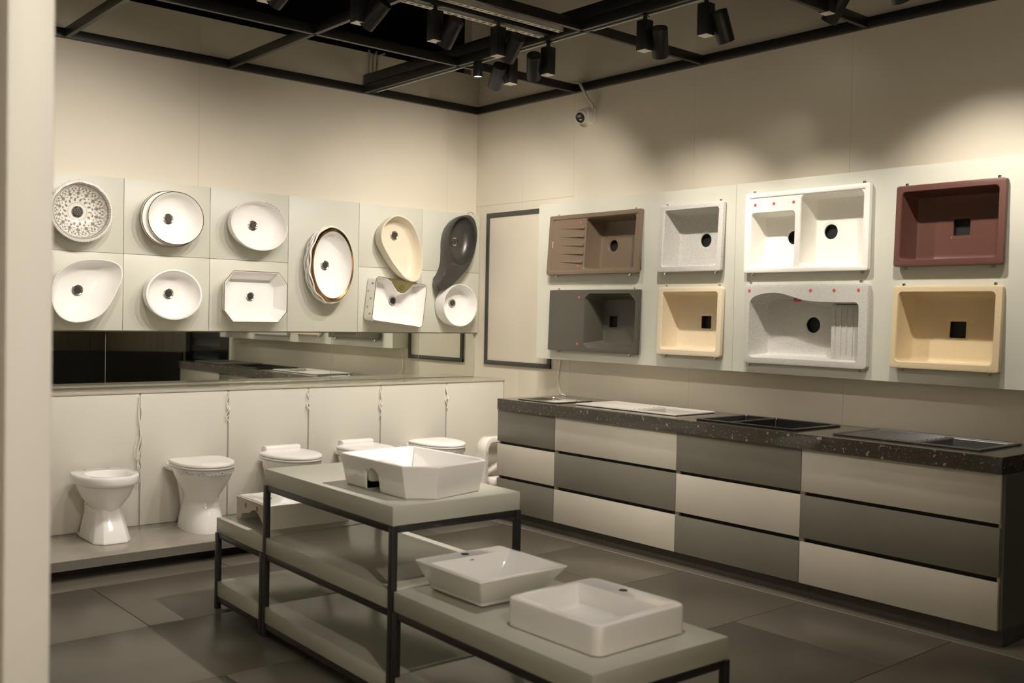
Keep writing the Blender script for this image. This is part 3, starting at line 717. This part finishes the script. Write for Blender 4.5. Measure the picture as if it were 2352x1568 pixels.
# 10 rectangular gold-edged, turned
t = thing('wash_basin', 'white rectangular basin with gold edge and gold tap ledge, hung crooked', 'basin', group=bg, M=on_back(4.555, 1.612, BP-.0005) @ Matrix.Rotation(rad(-6.5), 4, 'Z'))
R10 = lambda i, z: rr(-.245+i, .245-i, -.175+i, .175-i, max(.008, .03-i), z, 8)
MB().loft([R10(.012, 0), R10(.004, .01), R10(0, .03), R10(0, .132), R10(.0015, .136), R10(.006, .137)], cap0=True).build('outer_shell', 'ceramic', t, 35)
dk = [(-.145, .169), (-.105, .150), (-.065, .105), (-.035, .078), (.0, .070), (.035, .078), (.065, .105), (.105, .150), (.145, .169)]
innr = lambda i, z: spline([(-.239+i, -.165), (-.239+i, 0), (-.239+i, .155), (-.228+i, .167-i*.5)]+[(x_, y_-i*.8) for x_, y_ in dk]+[(.228-i, .167-i*.5), (.239-i, .155), (.239-i, 0), (.239-i, -.165), (.228-i, -.169+i), (.1, -.169+i), (-.1, -.169+i), (-.228+i, -.169+i)], 110, z)
mb = MB(); mb.plate(R10(.006, .137), [innr(0, .137)[::-1]]); mb.loft([innr(0, .137), innr(.003, .130), innr(.022, .045), innr(.035, .028), innr(.05, .022)]); mb.add(innr(.05, .022), [tuple(range(110))])
mb.build('bowl', 'ceramic', t, 40)
g = [(x_, y_+.004, .1378) for x_, y_ in dk]; MB().add(g+[(p[0], p[1], .1376) for p in ((.145, .173, 0), (-.145, .173, 0))], [tuple(range(len(g)+2))]).build('gold_tap_ledge', 'gold_soft', t)
MB().tube(ell(.0165, .0165, .139, (0, .118), 24), .0028, 6, closed=True).build('tap_hole_ring', 'gold', t, 60)
MB().tube(R10(.0015, .136), .0026, 6, closed=True).build('gold_rim', 'gold', t, 60)
fern = MB()
for (yy, zz, s_) in ((.11, .095, 1.0), (.05, .04, .8), (-.01, .09, .9), (-.075, .05, 1.0), (-.13, .10, .9)):
    for k in range(7):
        a = rad(-70+140*k/6); L_ = .022*s_
        fern.tube([(-.2455, yy, zz), (-.2458, yy+L_*math.cos(a)*.9, zz+L_*math.sin(a))], .0009, 4)
fern.build('gold_fern_print', 'gold_soft', t)
drain(t, -.0, .012, .0225)
# 11 round cylinder
t, _ = vessel('plain white round deep basin under the graphite comma basin', 5.160, 1.602, ell(.177, .177, n=72), [(.86, 0), (.955, .012), (.99, .035), (1.0, .08), (1.0, .140), (.995, .144), (.972, .144), (.962, .138), (.945, .07), (.91, .038), (.82, .023), (.3, .019), (.05, .019)], dr=(.0, .018))

# ================================================================== TOILETS
tg = 'toilets on the plinth'
def dsh(w, yf, yb, z, ef=2.2, eb=4.0, n=56, yc=0.0):     # D outline: front at -y
    p = []
    for k in range(n):
        a = 2*PI*k/n; c_, s_ = math.cos(a), math.sin(a); e = eb if s_ > 0 else ef
        L_ = yb if s_ > 0 else yf
        p.append((w*math.copysign(abs(c_)**(2/e), c_), yc+L_*math.copysign(abs(s_)**(2/e), s_), z))
    return p
def toilet(label, x, y, lid='flat', tape=False, rz=0.0):
    t = thing('toilet', label, 'toilet', (x, y, PZ), (0, 0, rz), group=tg)
    mb = MB()
    mb.loft([dsh(.118, .20, .22, 0, 2.6, 3.5), dsh(.118, .20, .22, .012, 2.6, 3.5), dsh(.110, .185, .21, .06, 2.5, 3.5), dsh(.100, .15, .20, .13, 2.3, 3.2), dsh(.094, .125, .19, .185, 2.2, 3),
             dsh(.100, .13, .18, .215, 2.1, 2.6), dsh(.122, .165, .17, .255, 2.1, 2.4), dsh(.148, .205, .175, .305, 2.1, 2.4), dsh(.166, .235, .185, .35, 2.1, 2.6), dsh(.174, .248, .20, .385, 2.1, 3),
             dsh(.176, .252, .20, .398, 2.1, 3), dsh(.170, .246, .195, .402, 2.1, 3)], cap0=True, cap1=True)
    mb.build('bowl', 'ceramic', t, 60)
    dw = 0 if lid == 'flat' else .045
    MB().loft([rr(-.135+dw, .135-dw, .14, .282, .03, .352), rr(-.15+dw, .15-dw, .13, .290, .03, .362), rr(-.15+dw, .15-dw, .13, .290, .03, .392), rr(-.145+dw, .145-dw, .135, .286, .03, .398)], cap0=True, cap1=True).build('rear_deck', 'ceramic', t, 50)
    MB().loft([dsh(.07, .02, .10, 0, 3, 3, yc=.18), dsh(.065, .02, .09, .12, 3, 3, yc=.18), dsh(.085, .02, .09, .25, 3, 3, yc=.18), dsh(.11, .02, .09, .355, 3, 3, yc=.18)], cap0=True, cap1=True).build('trapway', 'ceramic', t, 60)
    if lid:
        S_ = lambda s, z: dsh(.180*s, .258*s, .175*s, z, 2.1, 6)
        MB().loft([S_(.985, .404), S_(1.0, .408), S_(1.0, .414), S_(.985, .418)], cap0=True, cap1=True).build('seat', 'seat', t, 50)
        if lid == 'flat': ll = [S_(.99, .420), S_(1.01, .423), S_(1.01, .432), S_(.99, .438), S_(.6, .440)]
        else: ll = [S_(.985, .420), S_(1.0, .423), S_(1.0, .430), S_(.97, .440), S_(.80, .447), S_(.4, .450)]
        MB().loft(ll, cap0=True, cap1=True).build('lid', 'seat', t, 50)
        if lid == 'hinged':
            hp = [(.115, .420), (.115, .462), (.122, .474), (.16, .478), (.185, .470), (.192, .450), (.192, .420)]
            MB().loft([[(sx*.130, a, b) for a, b in hp] for sx in (-1, 1)], cap0=True, cap1=True).build('hinge_cover', 'seat', t, bevel=.004)
    if tape:
        o_ = dsh(.1785, .2545, .20, .37, 2.1, 3)
        n = len(o_); sel = [k for k in range(n) if -2.95 < math.atan2(o_[k][1]/.25, o_[k][0]/.18) < -.25]
        q = MB()
        for k in sel[:-1]:
            a, b = o_[k], o_[k+1]; q.add([(a[0]*.988, a[1]*.988, .372), (b[0]*.988, b[1]*.988, .372), (b[0], b[1], .394), (a[0], a[1], .394)], [(0, 1, 2, 3)])
        q.build('printed_tape', 'tape', t)
        q = MB(); q.tube([(-.150, .20, .38), (-.156, .26, .372), (-.151, .285, .378)], .006, 6); q.build('printed_tape', 'tape', t)
    return t
# first: lidless bowl with wide rim on a faceted pedestal
t = thing('toilet', 'white lidless toilet bowl on a faceted pedestal, leftmost on the plinth', 'toilet', (2.105, 6.215, PZ), group=tg)
oc = lambda w, yf, yb, z, c: [(w, yb-c, z), (w-c, yb, z), (-w+c, yb, z), (-w, yb-c, z), (-w, -yf+c*1.2, z), (-w*.62, -yf, z), (w*.62, -yf, z), (w, -yf+c*1.2, z)]
MB().loft([oc(.112, .185, .20, 0, .05), oc(.110, .183, .20, .015, .05), oc(.094, .150, .19, .09, .045), oc(.080, .105, .18, .165, .04), oc(.078, .095, .17, .20, .04)], cap0=True, cap1=True).build('pedestal', 'ceramic', t, bevel=.008, seg=3)
MB().loft([dsh(.060, .09, .10, .165, 2, 2), dsh(.078, .105, .115, .19, 2, 2), dsh(.105, .13, .14, .222, 2, 2.2), dsh(.135, .17, .16, .265, 2.1, 2.3), dsh(.155, .20, .18, .32, 2.1, 2.6), dsh(.160, .21, .19, .345, 2.1, 3)], cap0=True, cap1=True).build('bowl', 'ceramic', t, 60)
rm = MB(); q = lambda s, z, sf=1: dsh(.180*s, .242*s, .215*s, z, 2.1, 3.4)
hq = lambda s, z: dsh(.128*s, .185*s, .125*s, z, 2.0, 2.3, yc=-.022)
rm.loft([q(.90, .340), q(.975, .347), q(1.0, .358), q(1.0, .390), q(.985, .400), q(.96, .403)], cap0=True); rm.plate(q(.96, .403), [hq(1.0, .403)[::-1]])
rm.loft([hq(1, .403), hq(.97, .398), hq(.93, .38), hq(.85, .345), hq(.6, .27), hq(.3, .22), hq(.12, .21)], cap1=True); rm.build('rim', 'ceramic', t, 50)
pz = [(0, .10, .235), (0, .17, .255), (0, .215, .21), (0, .225, .14), (0, .222, .07), (0, .222, .02)]
MB().tube(pz, [.052, .056, .056, .054, .052, .052], 18).build('trap_pipe', 'ceramic', t, 60)
MB().box((-.10, .0, 0), (.10, .23, .018)).build('foot', 'ceramic', t, bevel=.006)
for sx in (-.07, .07): MB().lathe([(.001, .4035), (.009, .4035)], 16, (sx, .175, 0)).build('seat_bolt_hole', 'black_hole', t)
toilet('white toilet with flat closed lid and printed tape, second on the plinth', 2.70, 6.175, 'flat', True, rad(-3))
toilet('white toilet with raised hinge cover behind the far table, third on the plinth', 3.33, 6.17, 'hinged', False)
toilet('white toilet mostly hidden behind the notched table basin', 3.94, 6.185, 'hinged', False)
toilet('white toilet with closed lid and blue printed tape, right of the table basin', 4.57, 6.185, 'round', True)
# urinal at the plinth end
t = thing('urinal', 'white urinal with rounded hood and printed tape, half hidden by the cabinets', 'urinal', (5.17, 6.13, PZ), group=None)
UO = lambda y, i=0: [(x_, y, z_) for x_, z_ in ([(-.18+i, .0+i), (.18-i, .0+i)]+[(.18-i, .29)]+[(.09+(.09-i)*math.cos(a), .33+(.11-i)*math.sin(a)) for a in [rad(10*k) for k in range(10)]]+[(-.09+(.09-i)*math.cos(a), .33+(.11-i)*math.sin(a)) for a in [rad(90+10*k) for k in range(10)]]+[(-.18+i, .29)])]
MB().loft([UO(.125, .02), UO(.105, .0), UO(.03, .0), UO(.004, .004), UO(0, .012), UO(0, .038), UO(.02, .046), UO(.08, .06), UO(.105, .085)], cap0=True, cap1=True).build('shell', 'ceramic_warm', t, 45)
MB().box((-.118, .03, .175), (.118, .10, .20)).xf(Matrix.Rotation(rad(-22), 4, 'Y')).build('inner_ledge', 'ceramic_warm', t, bevel=.008)
MB().box((-.166, -.0012, .05), (-.146, .0, .33)).build('printed_tape', 'tape', t)
MB().loft([[(x_, y_, z_) for x_, y_ in ((-.12, -.05), (.12, -.05), (.12, .12), (-.12, .12))] for z_ in (.06, .12)], cap0=True, cap1=True).build('lip', 'ceramic', t, bevel=.02)

# ================================================================== DISPLAY TABLES
TH = rad(-1.7)
def tpos(s, z=0):                       # point on the tables' left edge, s metres toward the camera
    return (2.187+math.sin(TH)*s-.006, 4.269-math.cos(TH)*s, z)
def table(label, s0, s1, tops, w=.625):
    L_ = s1-s0; t = thing('display_table', label, 'table', tpos(s1), (0, 0, TH), group='stepped display tables')
    b = .026
    for k, zt in enumerate(tops):
        MB().box((0, .0, zt-.076), (w, L_, zt)).build('table_top' if k == 0 else 'shelf', 'sage_table', t, bevel=.003)
        z0 = zt-.076-b-.001
        for lo, hi in (((0, b, z0), (b, L_-b, z0+b)), ((w-b, b, z0), (w, L_-b, z0+b)), ((b, 0, z0), (w-b, b, z0+b)), ((b, L_-b, z0), (w-b, L_, z0+b))):
            MB().box(lo, hi).build('rail', 'table_steel', t, bevel=.001)
    zt = tops[0]-.077
    for px in (0, w-b):
        for py in (0, L_-b):
            dx = -.0 if px == 0 else 0
            segs = [0]+sorted(tops[1:])
            # legs run outside the shelves' corners, so the shelves are notched around them
            MB().box((px-(.0045 if px == 0 else -.0045), py+(-.0045 if py == 0 else .0045), 0.001), (px+b-(.0045 if px == 0 else -.0045), py+b+(-.0045 if py == 0 else .0045), zt)).build('leg', 'table_steel', t, bevel=.001)
    return t
table('low grey-green display table farthest back, holding the wall basin', -.585, -.047, (.466, .142))
table('tall grey-green display table with two shelves, in the middle', -.030, 1.085, (.787, .466, .142))
table('low grey-green display table nearest the camera, with two basins', 1.100, 2.195, (.466, .142))

# ------------------------------------------------------------------ basins on the tables
def tbl(name, label, x, y, z, rz=TH): return thing(name, label, 'basin', (x, y, z), (0, 0, rz), group='basins on the tables')
# notched rectangular basin
t = tbl('countertop_basin', 'white deep rectangular basin with arched notch and cut corner on the tall table', 2.275, 3.210, .7875, 0)
def N2(i, z, sk=0):                     # footprint with a cut near-left corner; flares with sk
    return [(0-sk+i, .075+i*.4, z), (.098-sk*.5+i*.4, 0-sk+i, z), (.355+sk-i*1.0, .055-sk+i, z), (.375+sk-i, .075+i, z), (.360+sk-i, .535+sk-i, z), (.345+sk-i, .55+sk-i, z), (.015-sk+i, .535+sk-i, z), (-.0-sk+i, .52+sk-i, z)]
HB = .133
mb = MB(); mb.loft([N2(.004, 0), N2(0, .004), N2(0, HB-.004, .020), N2(.003, HB, .020), N2(.012, HB, .020), N2(.015, HB-.004, .020), N2(.026, .035, .012), N2(.04, .028, .010)], cap0=True, cap1=True)
body = mb.mesh('basin_body', 'ceramic', None, .004, 2)
bo = link(bpy.data.objects.new('basin_body', body), t)
# arch notch cut from the left side with a boolean, evaluated into the mesh
cut = MB(); ap = [(.255, -.02), (.365, -.02), (.365, .062)]+[(.31+.055*math.cos(rad(a)), .062+.036*math.sin(rad(a))) for a in range(15, 180, 15)]+[(.255, .062)]
cut.loft([[(xx, a, b) for a, b in ap] for xx in (-.08, .085)], cap0=True, cap1=True)
co = bpy.data.objects.new('cutter', cut.mesh('cutter', 'ceramic')); COL.objects.link(co); co.location = t.location
bpy.context.view_layer.update()
md = bo.modifiers.new('notch', 'BOOLEAN'); md.object = co; md.operation = 'DIFFERENCE'; md.solver = 'EXACT'
dg = bpy.context.evaluated_depsgraph_get(); nm = bpy.data.meshes.new_from_object(bo.evaluated_get(dg)); bo.modifiers.clear(); bo.data = nm
bpy.data.objects.remove(co)
for p in nm.polygons: p.use_smooth = True
nm.set_sharp_from_angle(angle=rad(35))
ar = MB(); ap2 = [(.249, .0015), (.255, .0015), (.255, .062)]+[(.31+.055*math.cos(rad(a)), .062+.036*math.sin(rad(a))) for a in range(165, 0, -15)]+[(.365, .062), (.365, .0015), (.371, .0015), (.371, .062)]+[(.31+.061*math.cos(rad(a)), .062+.042*math.sin(rad(a))) for a in range(15, 180, 15)]+[(.249, .062)]
ar.loft([[(xx, a, b) for a, b in ap2] for xx in (.006, .088)], cap0=True, cap1=True); ar.build('arch_lining', 'ceramic', t, 40)
MB().box((.087, .25, .0015), (.092, .37, .10)).build('arch_back', 'ceramic', t)
MB().box((.02, .262, HB-.032), (.088, .36, HB-.012)).build('tap_deck', 'ceramic', t, bevel=.008)
# tapered rectangular basin on the near table
t = tbl('countertop_basin', 'white tapered square basin with sloping sides on the near table', 2.425, 2.925, .4665, rad(-1))
V = lambda a, b, c, d, r, z: rr(a, b, c, d, r, z, 4)
mb = MB(); HV = .118
mb.loft([V(-.135, .12, -.12, .195, .012, 0), V(-.145, .13, -.13, .20, .012, .006), V(-.145, .135, -.13, .20, .012, .016), V(-.208, .212, -.198, .212, .008, HV-.004), V(-.207, .211, -.197, .211, .008, HV), V(-.2, .204, -.19, .204, .008, HV+.001)], cap0=True)
hi = lambda i, z: V(-.192+i, .196-i, -.182+i, .128-i*.35, .008+i*.1, z)
mb.plate(V(-.2, .204, -.19, .204, .008, HV+.001), [hi(0, HV+.001)[::-1]]); mb.loft([hi(0, HV+.001), hi(.003, HV-.003), hi(.070, .032), hi(.085, .024), hi(.11, .022)], cap1=True)
mb.build('basin_body', 'ceramic', t, 32)
MB().lathe([(.001, HV+.0016), (.017, HV+.0016)], 20, (.0, .167, 0)).build('tap_hole', 'black_hole', t)
MB().box((-.006, .1235, HV-.0145), (.012, .1245, HV-.011)).build('maker_mark', 'frame_grey', t)
# rounded block basin on the near table
t = tbl('countertop_basin', 'white rounded block basin nearest the camera on the near table', 2.44, 2.385, .4665, rad(.5))
HR = .100; q = lambda i, z, r=.035: rr(-.215+i, .215-i, -.220+i, .220-i, r, z, 6)
mb = MB(); mb.loft([q(.006, 0, .03), q(0, .004), q(0, HR-.010), q(.002, HR-.004), q(.008, HR), q(.012, HR+.0005)], cap0=True)
hi = lambda i, z: rr(-.190+i, .108-i, -.192+i, .192-i, .012, z, 6)
mb.plate(q(.012, HR+.0005), [hi(0, HR+.0005)[::-1]]); mb.loft([hi(0, HR+.0005), hi(.003, HR-.003), hi(.014, .032), hi(.022, .025), hi(.04, .023)], cap1=True)
mb.build('basin_body', 'ceramic', t, 35)
MB().lathe([(.001, HR+.0012), (.016, HR+.0012)], 20, (.158, .02, 0)).build('tap_hole', 'black_hole', t)
# wall-hung basin lying on the far table
t = tbl('wall_hung_basin', 'white wall-hung basin showing its unglazed back with two holes, far table', 2.262, 4.415, .4665, TH)
HS = .119
mb = MB(); q = lambda i, z: rr(.004+i, .445-i, .0+i, .365-i, .018, z, 5)
mb.loft([q(.0, .078), q(0, HS-.006), q(.003, HS-.001), q(.008, HS)], cap0=True)
hi = lambda i, z: rr(.15+i, .415-i, .03+i, .335-i, .05, z, 5)
mb.plate(q(.008, HS), [hi(0, HS)[::-1]]); mb.loft([hi(0, HS), hi(.006, HS+.003), hi(.012, HS-.004), hi(.03, .092), hi(.06, .084)], cap1=True)
mb.build('basin_body', 'ceramic', t, 35)
bk = MB(); arch = [(.0, 0), (.025, 0), (.05, .012), (.075, .035), (.115, .062), (.15, .074), (.185, .066), (.215, .050), (.26, .042), (.305, .034), (.325, .012), (.335, 0), (.365, 0)]
pl = [(a, b) for a, b in arch]+[(.365, HS-.006), (0, HS-.006)]
bk.loft([[(x_, a, b) for a, b in pl] for x_ in (.0, .004)], cap0=True, cap1=True); bk.build('unglazed_back', 'biscuit', t)
MB().box((.0042, .0005, 0), (.436, .016, .0785)).build('side_skirt', 'ceramic', t); MB().box((.0042, .349, 0), (.436, .3645, .0785)).build('side_skirt', 'ceramic', t)
MB().loft([rr(.425, .445, 0, .365, .009, 0), rr(.425, .445, 0, .365, .009, .0785)], cap0=True, cap1=True).build('front_skirt', 'ceramic', t, 40)
for yy in (.125, .255):
    h = MB(); h.loft([[(-.0006, yy+.012*math.cos(a), .082+.014*math.sin(a)) for a in [rad(20*k) for k in range(18)]], [(-.0002, yy+.012*math.cos(a), .082+.014*math.sin(a)) for a in [rad(20*k) for k in range(18)]]], cap0=True); h.build('fixing_hole', 'wood_crate', t)
MB().lathe([(.001, HS+.0008), (.017, HS+.0008)], 20, (.085, .18, 0)).build('tap_hole', 'black_hole', t)

# ================================================================== SMALL THINGS
# security camera and conduit
t = thing('security_camera', 'white turret security camera on the right wall under the grid', 'camera', M=on_right(5.515, 3.055, XW))
MB().loft([rr(-.065, .065, -.065, .065, .018, 0), rr(-.065, .065, -.065, .065, .018, .02), rr(-.06, .06, -.06, .06, .018, .024)], cap0=True, cap1=True).build('base_plate', 'cctv', t, 40)
Mh = Matrix.Rotation(rad(14), 4, 'Y') @ Matrix.Rotation(rad(24), 4, 'X')
MB().lathe([(.060, .02), (.058, .05), (.055, .075), (.047, .082)], 32, cap1=True).build('collar', 'cctv', t, 40)
s0 = MB().lathe([(.001, -.05), (.03, -.045), (.05, -.02), (.054, .01), (.050, .045), (.044, .052), (.040, .050)], 32); s0.xf(Matrix.Translation((-.012, -.004, .070)) @ Mh).build('turret', 'cctv', t, 50)
MB().lathe([(.001, .0515), (.040, .0505)], 32).xf(Matrix.Translation((-.012, -.004, .070)) @ Mh).build('lens_face', 'black_gloss', t)
MB().box((-.016, .004, .0512), (.012, .020, .0532)).xf(Matrix.Translation((-.012, -.004, .070)) @ Mh).build('lens_window', 'wood_crate', t)
MB().box((-.006, -.02, .0512), (.012, -.011, .0532)).xf(Matrix.Translation((-.012, -.004, .070)) @ Mh).build('lamp_window', 'cctv', t)
for sx, sy in ((.052, .052), (.052, -.052), (-.052, .052)): MB().lathe([(.001, .0245), (.005, .0245)], 10, (sx, sy, 0)).build('screw', 'wood_crate', t)
tag(MB().tube([(5.41, 5.70, GZ+.062), (5.41, 5.64, GZ+.075), (5.41, 5.585, GZ+.055), (5.412, 5.54, GZ-.01), (5.42, 5.505, GZ-.07), (5.44, 5.483, GZ-.11), (5.452, 5.478, GZ-.150)], .011, 10).build('conduit', 'cctv', None, 60),
    'pale bent conduit running from the grid down to the security camera', 'conduit')
tag(MB().tube([(XW-.009, 5.785, 1.20), (XW-.007, 5.80, 1.12), (XW-.008, 5.812, 1.04), (XW-.010, 5.800, .975), (XW-.02, 5.765, .925), (XW-.035, 5.725, .9135), (XW-.05, 5.68, .9135)], .0055, 8).build('cable', 'cable_white', None, 60),
    'white cable looping from the sink panel down to the countertop', 'cable')
tag(MB().tube([(5.34, BP+.02, 2.389), (5.36, BP+.015, 2.40), (5.38, BP+.02, 2.408), (5.40, BP+.018, 2.40), (5.41, BP+.022, 2.389)], .0025, 6).build('wire', 'frame_grey', None, 60),
    'thin dark wire end lying on top of the back panel near the corner', 'wire')
# three plastic pipes rising into the void
for k, (x, nm) in enumerate(((4.36, 'leftmost'), (4.395, 'middle'), (4.43, 'rightmost'))):
    tag(MB().tube([(x, YW-.012, GZ+.062), (x, YW-.012, 3.50), (x+.004*k, YW-.006, 3.575), (x+.04*k+.02, YW+.05, 3.62)], .010, 8).build('wall_pipe', 'cctv', None, 60),
        nm+' of three thin pale pipes climbing the back wall into the dark void', 'pipe', 'thin pipes on the back wall')
# wires at the low wall seams
wl = [(2.407, .55, 'long loose white wires hanging at the low wall seam beside the lidless toilet', 3), (3.009, .20, 'knotted white wire end at the seam above the flat-lidded toilet', 2), (3.625, .17, 'tightly knotted white wire at the seam above the third toilet', 2),
      (4.243, .22, 'white wire bundle hooked to the left at a low wall seam', 2), (4.868, .19, 'white wire bundle at the low wall seam nearest the corner', 2)]
for x, L_, lab, n in wl:
    t = thing('hanging_wire', lab, 'wire', (x-.006, HW-.014, .965), group='wires at the low wall seams')
    for k in range(n):
        p = []; m_ = 16; ph = random.random()*6; LL = L_*(1-.15*k)
        for i in range(m_+1):
            u = i/m_; p.append((.010*math.sin(u*13+ph)*(.3+u)+(.006*k-.006), -.004-.004*math.cos(u*11+ph+k), -LL*u))
        if L_ > .4: p += [(p[-1][0]-.015, -.006, -LL-.03), (p[-1][0]-.03, -.006, -LL+.02), (p[-1][0]-.01, -.005, -LL+.12)]
        MB().tube(p, .0032, 6).build('strand', 'cable_white', t, 60)
    if L_ < .4: MB().tube([(.008*math.cos(a), -.006+.004*math.sin(2*a), -L_*.55+.014*math.sin(a)) for a in [rad(30*k) for k in range(12)]], .0035, 6, closed=True).build('knot', 'cable_white', t, 60)
    if L_ > .4: MB().tube([(.012, -.005, -.4), (.014, -.005, -.55), (.006, -.005, -.66), (.012, -.005, -.74)], .0015, 5).build('strand', 'cable_white', t, 60)
# curved black reception desk (reflected in the mirror)
dk_ = [(3.9+1.5*u+.0, -.05+.75*u*u-.02*math.sin(u*6)) for u in [k/14 for k in range(15)]]
mb = MB(); mb.loft([[(x_, y_, 0.001), (x_, y_, .95), (x_+.05, y_-.07, .95), (x_+.05, y_-.07, .001)] for x_, y_ in dk_], cap0=True, cap1=True)
tag(mb.build('reception_desk', 'desk', None, 40), 'curved black reception desk front, seen only in the mirror', 'desk')
